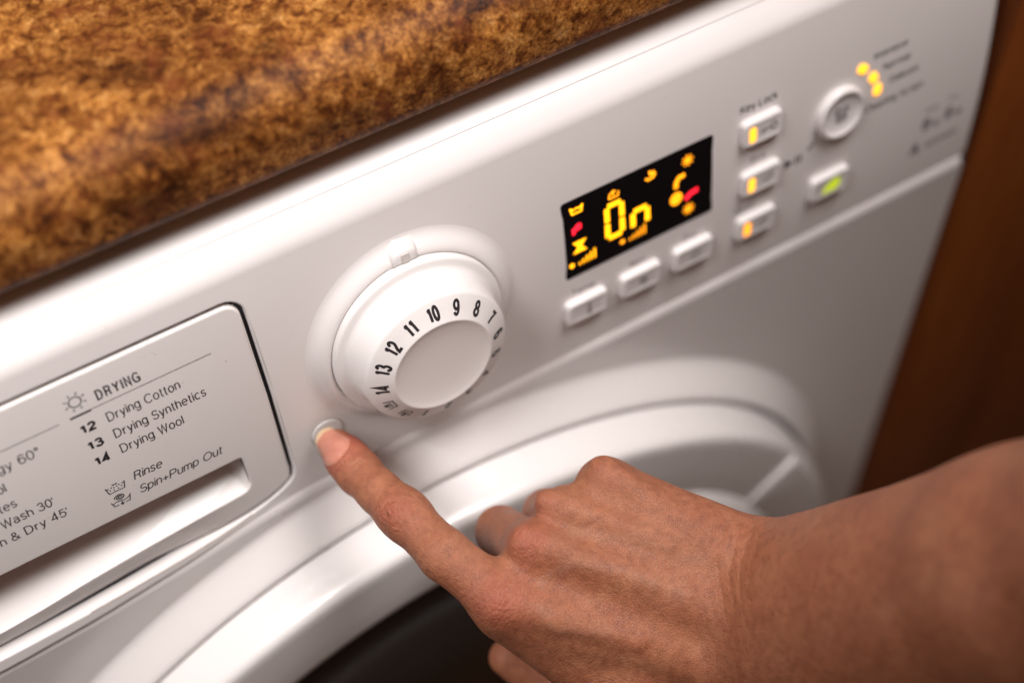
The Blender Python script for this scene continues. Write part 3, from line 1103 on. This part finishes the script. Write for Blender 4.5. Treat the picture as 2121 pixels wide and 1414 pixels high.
# ------------------------------------------------------------------ the hand
def skin_material():
    mt, nt, b = newmat('skin')
    tc0 = nt.nodes.new('ShaderNodeTexCoord').outputs['Object']
    mp = nd(nt, 'ShaderNodeMapping')
    mp.inputs['Location'].default_value = (0.31, 0.17, 0.06)
    nt.links.new(tc0, mp.inputs['Vector'])
    tc = mp.outputs[0]
    big = noise(nt, 55, 4, 0.6, tc)
    mid = noise(nt, 300, 4, 0.65, tc)
    a = ramp(nt, big.outputs[0], [(0.28, (0.305, 0.105, 0.053)), (0.50, (0.345, 0.128, 0.066)), (0.72, (0.385, 0.158, 0.082))])
    c = ramp(nt, mid.outputs[0], [(0.32, (0.78, 0.72, 0.70)), (0.5, (0.97, 0.95, 0.93)), (0.68, (1.12, 1.12, 1.08))])
    col = mix(nt, 1.0, a.outputs[0], c.outputs[0], 'MULTIPLY')
    at = nt.nodes.new('ShaderNodeAttribute')
    at.attribute_name = 'flush'
    sp = nt.nodes.new('ShaderNodeSeparateColor')
    nt.links.new(at.outputs['Color'], sp.inputs[0])
    col = mix(nt, sp.outputs[0], col, (0.36, 0.080, 0.052))
    col = mix(nt, sp.outputs[1], col, (0.62, 0.36, 0.13))
    col = mix(nt, sp.outputs[2], col, (0.36, 0.22, 0.15))
    # freckles and pores
    fr = noise(nt, 420, 2, 0.5, tc)
    f2 = ramp(nt, fr.outputs[0], [(0.67, (0, 0, 0)), (0.76, (0.3, 0.3, 0.3))])
    col = mix(nt, f2.outputs[0], col, (0.24, 0.075, 0.04))
    nt.links.new(col, b.inputs['Base Color'])
    b.inputs['Subsurface Weight'].default_value = 0.22
    b.inputs['Subsurface Radius'].default_value = (1.0, 0.32, 0.16)
    b.inputs['Subsurface Scale'].default_value = 0.0035
    b.inputs['Specular IOR Level'].default_value = 0.5
    rr = ramp(nt, mid.outputs[0], [(0.3, (0.40,)*3), (0.7, (0.56,)*3)])
    nt.links.new(rr.outputs[0], b.inputs['Roughness'])
    # fine criss-cross relief, stretched across the hand
    mp = nd(nt, 'ShaderNodeMapping')
    mp.inputs['Rotation'].default_value = (R(20), R(35), R(-40))
    mp.inputs['Scale'].default_value = (1.0, 0.55, 0.45)
    nt.links.new(tc, mp.inputs['Vector'])
    vo = nt.nodes.new('ShaderNodeTexVoronoi')
    vo.feature = 'DISTANCE_TO_EDGE'
    vo.inputs['Scale'].default_value = 1500
    nt.links.new(mp.outputs[0], vo.inputs['Vector'])
    vr = ramp(nt, vo.outputs['Distance'], [(0.0, (0, 0, 0)), (0.16, (1, 1, 1))])
    b1 = nd(nt, 'ShaderNodeBump', Strength=0.5, Distance=0.00028)
    nt.links.new(vr.outputs[0], b1.inputs['Height'])
    n2 = noise(nt, 900, 5, 0.7, mp.outputs[0])
    b2 = nd(nt, 'ShaderNodeBump', Strength=0.6, Distance=0.0007)
    nt.links.new(n2.outputs[0], b2.inputs['Height'])
    nt.links.new(b1.outputs[0], b2.inputs['Normal'])
    nt.links.new(b2.outputs[0], b.inputs['Normal'])
    return mt


# joints, mm from the machine's left seam corner: x across, y into the machine, z up
J = {
 'tip': (257.6, -5.9, 28.1), 'dip': (259.4, -21.7, 29.5), 'pip': (263.8, -49.7, 34.3), 'pm': (268.2, -71.7, 34.1), 'imcp': (278.0, -93.9, 27.2),
 'mmcp': (296.8, -86.5, 33.1), 'mpip': (299.5, -57.6, 1.5), 'mdip': (310.6, -69.0, -26.7), 'mtip': (316.7, -87.6, -19.0),
 'rmcp': (313.7, -80.7, 34.6), 'rpip': (319.1, -59.5, 0.4), 'rdip': (329.4, -68.7, -29.3), 'rtip': (333.8, -85.9, -18.7),
 'pmcp': (331.7, -80.1, 37.0), 'ppip': (339.4, -65.0, 2.1), 'pdip': (348.9, -73.9, -20.1), 'ptip': (349.3, -89.5, -12.5),
 'wu': (365.1, -134.8, 25.5), 'wm': (353.6, -143.3, 18.0), 'wr': (344.7, -150.7, 3.4),
 'web0': (279.8, -95.2, 17.0), 'web1': (312.7, -129.2, -10.0),
 'thc': (341.3, -149.9, -23.8), 'thm': (305.8, -117.8, -48.0), 'thi': (294.2, -102.4, -52.4), 'tht': (284.0, -86.9, -40.0),
 'pa0': (313.2, -85.1, 7.7), 'pa1': (348.9, -130.8, -8.3), 'pa2': (312.9, -103.3, -13.1),
 'fu1': (373.2, -149.9, 47.7), 'f1': (378.8, -176.2, 64.1), 'f2': (394.9, -203.4, 106.6), 'f3': (411.5, -228.0, 153.4), 'fl1': (355.8, -163.5, 14.4),
 'knm': (292.0, -87.1, 44.7), 'kni': (274.5, -99.3, 36.2), 'knr': (306.8, -78.3, 46.1), 'knp': (330.1, -79.7, 49.2), 'kw': (348.7, -128.0, 43.7),
}
J = {k: np.array(v) for k, v in J.items()}
HF = -np.array([0.3089, 0.5204, -0.7961])   # back of the hand faces this way


VEINS = [
 [(291.5, -98.8, 34.3), (303.7, -101.6, 40.9), (316.7, -112.6, 40.1), (331.2, -130.7, 35.1)],
 [(303.1, -89.9, 40.9), (312.8, -95.4, 43.5), (327.2, -109.0, 42.7), (343.0, -125.2, 39.5)],
 [(287.4, -105.3, 31.0), (288.5, -113.1, 26.3), (303.4, -124.4, 26.0)],
]


def build_hand():
    H = 1.1
    lo = np.array([238., -262., -78.])
    hi = np.array([462., 8., 205.])
    dims = np.ceil((hi-lo)/H).astype(int)
    ax = [lo[i] + H*np.arange(dims[i], dtype=np.float32) for i in range(3)]
    BIG = 30.0

    def new():
        return np.full(dims, BIG, np.float32)

    def smin(a, b, k):
        h = np.maximum(k-np.abs(a-b), 0)/k
        return np.minimum(a, b)-h*h*k*0.25

    def cone(Fd, a, b, ra, rb, k, flat=None):
        a = np.array(J[a] if isinstance(a, str) else a, float)
        b = np.array(J[b] if isinstance(b, str) else b, float)
        m = max(ra, rb)+14
        l = np.maximum(((np.minimum(a, b)-m-lo)/H).astype(int), 0)
        h = np.minimum(((np.maximum(a, b)+m-lo)/H).astype(int)+1, dims)
        if (h <= l).any():
            return
        X = ax[0][l[0]:h[0]][:, None, None]
        Y = ax[1][l[1]:h[1]][None, :, None]
        Z = ax[2][l[2]:h[2]][None, None, :]
        d = b-a
        L2 = float(d@d)+1e-9
        t = np.clip(((X-a[0])*d[0]+(Y-a[1])*d[1]+(Z-a[2])*d[2])/L2, 0, 1).astype(np.float32)
        qx, qy, qz = X-(a[0]+d[0]*t), Y-(a[1]+d[1]*t), Z-(a[2]+d[2]*t)
        if flat is not None:
            nx, s = flat
            dn = qx*nx[0]+qy*nx[1]+qz*nx[2]
            r2 = qx*qx+qy*qy+qz*qz + dn*dn*(s*s-1)
            dist = np.sqrt(np.maximum(r2, 0))-(ra+(rb-ra)*t)
        else:
            dist = np.sqrt(qx*qx+qy*qy+qz*qz)-(ra+(rb-ra)*t)
        sl = tuple(slice(l[i], h[i]) for i in range(3))
        Fd[sl] = smin(Fd[sl], dist.astype(np.float32), k)

    def lerp(a, b, t):
        return J[a]*(1-t)+J[b]*t
    body = new()
    # metacarpals, back of the hand
    cone(body, 'imcp', lerp('imcp', 'wr', .9), 10.6, 14.5, 5)
    cone(body, 'mmcp', lerp('mmcp', 'wm', .9), 10.6, 15.5, 6)
    cone(body, 'rmcp', lerp('rmcp', 'wu', .85), 9.8, 15.0, 6)
    cone(body, 'pmcp', lerp('pmcp', 'wu', .9), 10.6, 16.0, 6)
    # palm
    cone(body, 'pa0', 'pa1', 15, 17, 10)
    cone(body, 'pa2', 'pa1', 13, 17, 10)
    # web towards the thumb
    cone(body, 'web0', 'web1', 11.0, 20.0, 9)
    cone(body, 'web1', 'thc', 19.0, 19.0, 9)
    # wrist and forearm
    up_ = np.array([.42, .67, .60])
    cone(body, 'wu', J['f2']+up_*4, 18.0, 30.6, 7)
    cone(body, 'wm', 'f2', 19.8, 34.6, 7)
    cone(body, 'wr', J['f2']-up_*6, 19.0, 33, 7)
    cone(body, 'f2', 'f3', 34.6, 38, 8)
    # fingers
    fing = new()
    tipe = J['tip']
    i1 = new()
    cone(i1, 'imcp', 'pm', 10.4, 9.3, 3)
    cone(i1, 'pm', 'pip', 8.9, 8.8, 3)
    cone(i1, lerp('pip', 'dip', -.08), lerp('pip', 'dip', .12), 9.2, 9.1, 3)
    cone(i1, 'pip', lerp('pip', 'dip', .55), 8.8, 8.1, 3)
    cone(i1, lerp('pip', 'dip', .5), 'dip', 8.1, 8.2, 3)
    cone(i1, 'dip', lerp('dip', 'tip', .55), 8.2, 7.9, 3)
    cone(i1, lerp('dip', 'tip', .5), 'tip', 7.9, 6.7, 3)
    m1 = new()
    cone(m1, 'mmcp', 'mpip', 10.2, 9.6, 3)
    cone(m1, 'mpip', 'mdip', 9.4, 8.4, 3)
    cone(m1, 'mdip', 'mtip', 8.3, 7.4, 3)
    r1 = new()
    cone(r1, 'rmcp', 'rpip', 9.6, 9.0, 3)
    cone(r1, 'rpip', 'rdip', 8.9, 8.0, 3)
    cone(r1, 'rdip', 'rtip', 8.0, 7.0, 3)
    p1 = new()
    cone(p1, 'pmcp', 'ppip', 10.2, 8.2, 3)
    cone(p1, 'ppip', 'pdip', 8.0, 7.2, 3)
    cone(p1, 'pdip', 'ptip', 7.2, 6.2, 3)
    t1 = new()
    cone(t1, 'thc', 'thm', 16, 11.5, 5)
    cone(t1, 'thm', 'thi', 11, 9.8, 4)
    cone(t1, 'thi', 'tht', 9.6, 7.8, 4)
    fing = smin(smin(m1, r1, 1.2), p1, 1.2)
    body = smin(body, fing, 5.0)
    del fing, m1, r1, p1
    body = smin(body, t1, 7.0)
    del t1
    body = smin(body, i1, 5.5)
    del i1
    # tendons, knuckle heads and veins, just under the skin
    f = HF
    for a, b, ra, rb, k, lift in (('kni', 'wr', 5.2, 2.6, 4, 0), ('knm', 'wm', 5.0, 2.6, 4, 0), ('knr', 'wu', 4.4, 2.4, 4, 0), ('knp', 'wu', 5.0, 2.4, 4, 0)):
        A = J[a]-f*4.2
        B = J[b]+f*14.5
        cone(body, A, A*.45+B*.55, ra, 2.4, k)
    for pts in (((1120, 1210),), ):
        pass
    # ---- surface nets
    s = body < 0
    nx, ny, nz = dims
    c = np.zeros((nx-1, ny-1, nz-1), np.uint8)
    for dx in (0, 1):
        for dy in (0, 1):
            for dz in (0, 1):
                c += s[dx:nx-1+dx, dy:ny-1+dy, dz:nz-1+dz]
    act = (c > 0) & (c < 8)
    idx = np.argwhere(act)
    vid = np.full(act.shape, -1, np.int64)
    vid[act] = np.arange(len(idx))
    acc = np.zeros((len(idx), 3))
    cnt = np.zeros(len(idx))
    off = [np.array(q) for q in ((0, 0, 0), (1, 0, 0), (0, 1, 0), (1, 1, 0), (0, 0, 1), (1, 0, 1), (0, 1, 1), (1, 1, 1))]
    for i in range(8):
        for j in range(i+1, 8):
            if abs(off[i]-off[j]).sum() != 1:
                continue
            A, B = idx+off[i], idx+off[j]
            va = body[A[:, 0], A[:, 1], A[:, 2]]
            vb = body[B[:, 0], B[:, 1], B[:, 2]]
            mk = (va < 0) != (vb < 0)
            t = va[mk]/(va[mk]-vb[mk])
            acc[mk] += off[i]+(off[j]-off[i])[None]*t[:, None]
            cnt[mk] += 1
    V = (idx+acc/cnt[:, None])*H+lo
    quads = []
    for axis in range(3):
        a, b = [k for k in range(3) if k != axis]
        sl0 = [slice(0, d) for d in dims]
        sl1 = [slice(0, d) for d in dims]
        sl0[axis] = slice(0, dims[axis]-1)
        sl1[axis] = slice(1, dims[axis])
        ch = s[tuple(sl0)] != s[tuple(sl1)]
        e = np.argwhere(ch)
        ok = (e[:, a] > 0) & (e[:, b] > 0) & (e[:, a] < dims[a]-1) & (e[:, b] < dims[b]-1)
        e = e[ok]
        ins = s[e[:, 0], e[:, 1], e[:, 2]]
        q = []
        for da, db in ((-1, -1), (0, -1), (0, 0), (-1, 0)):
            p = e.copy()
            p[:, a] += da
            p[:, b] += db
            q.append(vid[p[:, 0], p[:, 1], p[:, 2]])
        q = np.array(q).T
        flip = ins if axis != 1 else ~ins
        q[~flip] = q[~flip][:, ::-1]
        quads.append(q)
    Q = np.concatenate(quads)
    Q = Q[(Q >= 0).all(1)]
    # light smoothing
    N = len(V)
    e = np.concatenate([Q[:, [0, 1]], Q[:, [1, 2]], Q[:, [2, 3]], Q[:, [3, 0]]])
    for lam in (.5, -.52)*4:
        sm = np.zeros_like(V)
        ct = np.zeros(N)
        for i, j in ((0, 1), (1, 0)):
            for d in range(3):
                sm[:, d] += np.bincount(e[:, i], V[e[:, j], d], N)
            ct += np.bincount(e[:, i], minlength=N)
        V = V+lam*(sm/np.maximum(ct, 1)[:, None]-V)
    me = bpy.data.meshes.new('person')
    me.from_pydata((V/1000).tolist(), [], Q.tolist())
    me.update()
    tmp = bpy.data.objects.new('tmp', me)
    COL.objects.link(tmp)
    sb = tmp.modifiers.new('s', 'SUBSURF')
    sb.levels = 1
    sb.render_levels = 1
    dg = bpy.context.evaluated_depsgraph_get()
    me2 = bpy.data.meshes.new_from_object(tmp.evaluated_get(dg))
    bpy.data.objects.remove(tmp)
    nv = len(me2.vertices)
    co_ = np.empty(nv*3)
    me2.vertices.foreach_get('co', co_)
    V = co_.reshape(-1, 3)*1000
    no = np.empty(nv*3)
    me2.vertices.foreach_get('normal', no)
    Nn = no.reshape(-1, 3)
    disp = np.zeros(nv)
    red = np.zeros(nv)
    yel = np.zeros(nv)
    dors = np.clip(Nn@HF*1.3, 0, 1)

    def unit(v):
        return v/np.linalg.norm(v)

    def frame(a, b):
        t = unit(J[b]-J[a])
        d = unit(HF-(HF@t)*t)
        return t, d, np.cross(t, d)
    rng = np.random.default_rng(4)
    ph = [rng.uniform(0, 6.28, 6), rng.normal(0, .35, (6, 3))]

    def wob(Pt, amp):
        return amp*sum(np.sin(Pt@ph[1][i]+ph[0][i])+.55*np.sin(Pt@ph[1][i]*3.1+ph[0][i]*2) for i in range(6))/6
    # PIP knuckle: nested oval creases
    t, d, w = frame('pip', 'dip')
    q = V-(J['pip']+d*8.5-t*1.0)
    al, ac = q@t, q@w
    e_ = np.sqrt((al/1.25)**2+(ac/.95)**2)+wob(V, 2.6)
    g = np.exp(-(e_/7.6)**4)*dors
    disp += g*(.55+.45*np.sin(V@np.array([.9, 1.3, -.8])+1))*(-.62*(.5+.5*np.cos(2*np.pi*e_/2.3))**1.5)+.25*np.exp(-(e_/5)**2)*dors
    red += .38*np.exp(-(e_/7.5)**2)*dors
    # DIP creases
    t, d, w = frame('dip', 'tip')
    q = V-(J['dip']+d*7.5)
    al, ac = q@t+wob(V, .5)*1.6, q@w
    for s0, am in ((-1.6, .55), (.3, .3), (2.0, .42), (-4.0, .2)):
        disp -= am*np.exp(-((al-s0-ac*ac*.02)/.42)**2)*np.exp(-(ac/6)**4)*dors
    # pink tip, yellowish where pressed
    q = V-J['tip']
    al = q@t
    near = np.linalg.norm(V-J['tip'], axis=1)
    red += .8*np.exp(-((al+6.0)/8)**2)*(near < 24)
    yel += .8*np.exp(-((al-5.5)/3.0)**2)*(near < 12)
    # MCP knuckles: fine net of wrinkles and redness
    for k, am, rr in (('kni', .20, 11), ('knm', .16, 9), ('knr', .05, 7), ('knp', .03, 8)):
        q = V-(J[k]+HF*1.0)
        r = np.linalg.norm(q, axis=1)
        g = np.exp(-(r/rr)**2)*dors
        t, d, w = frame('imcp', 'pip')
        al = q@t+wob(V, 2.2)
        al2 = q@w*.8+q@t*.45+wob(V[:, ::-1], 2.0)
        disp -= g*am*(np.clip(np.cos(2*np.pi*al/1.9), 0, 1)**2+.7*np.clip(np.cos(2*np.pi*al2/2.3), 0, 1)**2)
        red += {'kni': .55, 'knm': .5, 'knr': .22, 'knp': .2}[k]*np.exp(-(r/(rr*.9))**2)
    # folds running from the index root across the first knuckle
    t, d, w = frame('imcp', 'pm')
    q = V-(J['imcp']+d*8+t*9)
    al, ac = q@t+wob(V, 1.0), q@w
    g = np.exp(-(ac/8)**4)*np.exp(-(al/6)**2)*dors
    disp -= g*.22*np.clip(np.cos(2*np.pi*(al+ac*.25)/2.6), 0, 1)**2
    # wrist folds
    t = unit(J['f1']-J['mmcp'])
    q = V-J['kw']
    al = q@t
    ac = q@unit(np.cross(t, HF))
    al = al+wob(V, 1.2)-.012*ac*ac*np.sign(1)
    for s0, am in ((-6, .22), (-2, .35), (2.4, .30), (6.5, .42), (10.5, .22), (-10, .14)):
        disp -= am*np.exp(-((al-s0)/.75)**2)*np.exp(-((ac+2)/22)**4)*dors
    # veins: low ridges with a paler, cooler skin
    vein = np.zeros(nv)
    for pl_ in VEINS:
        dmin = np.full(nv, 99.0)
        for a_, b_ in zip(pl_, pl_[1:]):
            a_, b_ = np.array(a_), np.array(b_)
            d_ = b_-a_
            t_ = np.clip(((V-a_)@d_)/(d_@d_), 0, 1)
            q = V-(a_+d_*t_[:, None])
            q = q-np.outer(q@HF, HF)*.92
            dmin = np.minimum(dmin, np.sqrt((q*q).sum(1)))
        vein = np.maximum(vein, np.exp(-((dmin+wob(V, .5))/2.1)**2)*dors*(np.abs(V@HF-np.array(pl_[1])@HF) < 14))
    disp += .28*vein
    # long soft undulations so nothing is a perfect tube
    pv = [rng.uniform(0, 6.28, 8), rng.normal(0, .13, (8, 3))]
    disp += .22*sum(np.sin(V@pv[1][i]+pv[0][i]) for i in range(8))/3
    V2 = V+Nn*disp[:, None]
    # press the fingertip flat on the button
    out_n = np.array([0, -CT, ST])
    dist = V2@out_n
    pen = np.clip(.75-dist, 0, None)*(near < 16)
    V2 += pen[:, None]*out_n
    co_ = V2.copy()
    co_[:, 2] += Z0
    me2.vertices.foreach_set('co', (co_/1000).ravel())
    at = me2.color_attributes.new('flush', 'FLOAT_COLOR', 'POINT')
    cc = np.ones((nv, 4))
    cc[:, 0] = np.clip(red, 0, .8)
    cc[:, 1] = np.clip(yel, 0, .85)
    cc[:, 2] = np.clip(vein*.16, 0, 1)
    at.data.foreach_set('color', cc.ravel())
    me2.polygons.foreach_set('use_smooth', [True]*len(me2.polygons))
    me2.materials.clear()
    me2.materials.append(skin_material())
    me2.update()
    me2.name = 'person'
    o = bpy.data.objects.new('person', me2)
    COL.objects.link(o)
    o['label'] = 'right hand and bare forearm of a person pressing a round button with the index finger'
    o['category'] = 'person'
    # fine short hairs lying along the back of the hand and the forearm
    hv, hf = [], []
    fac = rng.choice(len(V2), 6000, replace=False)
    along = unit(J['pmcp']-J['f1'])
    fd = V2@HF
    cnt_ = 0
    for i in fac:
        p, n_ = V2[i], Nn[i]
        if n_@HF < .15 or (p-J['dip'])@(J['pip']-J['dip'])/27 < 24 or p[0] > 430:
            continue
        if cnt_ >= 420:
            break
        cnt_ += 1
        g_ = unit(-along*.9+np.array([0, 0, -.55])+rng.normal(0, .28, 3))
        g_ = unit(g_-n_*(g_@n_)+n_*.22)
        L_ = rng.uniform(2.0, 4.6)
        sd = unit(np.cross(g_, n_))*.055
        pts_ = [p-n_*.2+g_*L_*k/4-n_*(L_*.16*(k/4)**2) for k in range(5)]
        b0 = len(hv)
        for k, q_ in enumerate(pts_):
            wk = 1-.75*k/4
            hv += [q_-sd*wk, q_+sd*wk, q_+n_*.035*wk]
        for k in range(4):
            for a_, b_ in ((0, 1), (1, 2), (2, 0)):
                hf.append((b0+k*3+a_, b0+k*3+b_, b0+k*3+3+b_, b0+k*3+3+a_))
    hair = mesh('arm_hair', [((v_+np.array([0, 0, Z0]))/1000) for v_ in hv], hf, simple('brown_hair', (0.07, 0.03, 0.015), .5), o)
    hair['kind'] = 'stuff'
    # nails
    from mathutils.bvhtree import BVHTree
    bvh = BVHTree.FromPolygons([Vector(v) for v in (co_/1000)], [tuple(p.vertices) for p in me2.polygons])

    def nail(a, b, rad, length, back, half, T_out, name='fingernail'):
        t, d, w = frame(a, b)
        base = J[b]-t*back
        rows, rows2 = [], []
        nA, nT = 15, 17
        fm = []
        for i in range(nT+1):
            s_ = i/nT
            row = []
            for k in range(nA+1):
                c_ = -1+2*k/nA
                ang = R(half)*c_*(1-.10*s_*s_)
                cut = 1-.16*c_*c_ if s_ > .5 else 1
                # rounded cuticle and rounded free edge
                al = length*(s_*(1-.10*c_*c_)) + (1-s_)*4.2*c_*c_
                dr = d*math.cos(ang)+w*math.sin(ang)
                ax_ = min(al, back+1.5)
                q0 = base+t*ax_
                o0 = (q0+dr*20+np.array([0, 0, Z0]))/1000
                hit = bvh.ray_cast(Vector(o0), Vector(-dr), .02)
                rr = (.020-hit[3])*1000 if hit[0] is not None else 7.0
                rr += .38-.35*(s_ < .02)-.28*abs(c_)**6-.02*max(0, al-ax_)**2
                pnt = base+t*al+(d*math.cos(ang)+w*math.sin(ang))*rr
                row.append(pnt)
            rows.append(row)
        mb = MB()
        tops = [[tuple((p+np.array([0, 0, Z0]))/1000) for p in r] for r in rows]
        mb.grid(tops)
        ce = base+t*0
        bots = [[tuple((p-(d*.55)+np.array([0, 0, Z0]))/1000) for p in r] for r in rows]
        # rim
        edge = [tops[0]] + [[r[-1] for r in tops]] + [tops[-1][::-1]] + [[r[0] for r in tops][::-1]]
        edgeb = [bots[0]] + [[r[-1] for r in bots]] + [bots[-1][::-1]] + [[r[0] for r in bots][::-1]]
        for e1, e2 in zip(edge, edgeb):
            mb.grid([e1, e2])
        nf = []
        cols = nA
        for fi in range(len(mb.f)):
            if fi < nA*nT:
                row = fi//cols
                nf.append(1 if row/nT > .85 else 0)
            else:
                nf.append(1 if fi >= nA*nT+nA+nT else 0)
        nm, nt, bb = newmat('nail_bed')
        n = noise(nt, 150, 3)
        r = ramp(nt, n.outputs[0], [(0.3, (0.44, 0.16, 0.11)), (0.7, (0.54, 0.235, 0.165))])
        nt.links.new(r.outputs[0], bb.inputs['Base Color'])
        bb.inputs['Roughness'].default_value = .14
        bb.inputs['Coat Weight'].default_value = .6
        bb.inputs['Subsurface Weight'].default_value = .3
        bb.inputs['Subsurface Scale'].default_value = .002
        n2, nt, b2 = newmat('nail_free_edge')
        n = noise(nt, 300, 3)
        r = ramp(nt, n.outputs[0], [(0.3, (0.50, 0.33, 0.19)), (0.7, (0.62, 0.46, 0.30))])
        nt.links.new(r.outputs[0], b2.inputs['Base Color'])
        b2.inputs['Roughness'].default_value = .35
        return mesh(name, mb.v, mb.f, nm, o, mats=[nm, n2], fm=nf, angle=50)
    nail('dip', 'tip', 8.15, 17.2, 11.5, 50, None)
    return o


build_hand()
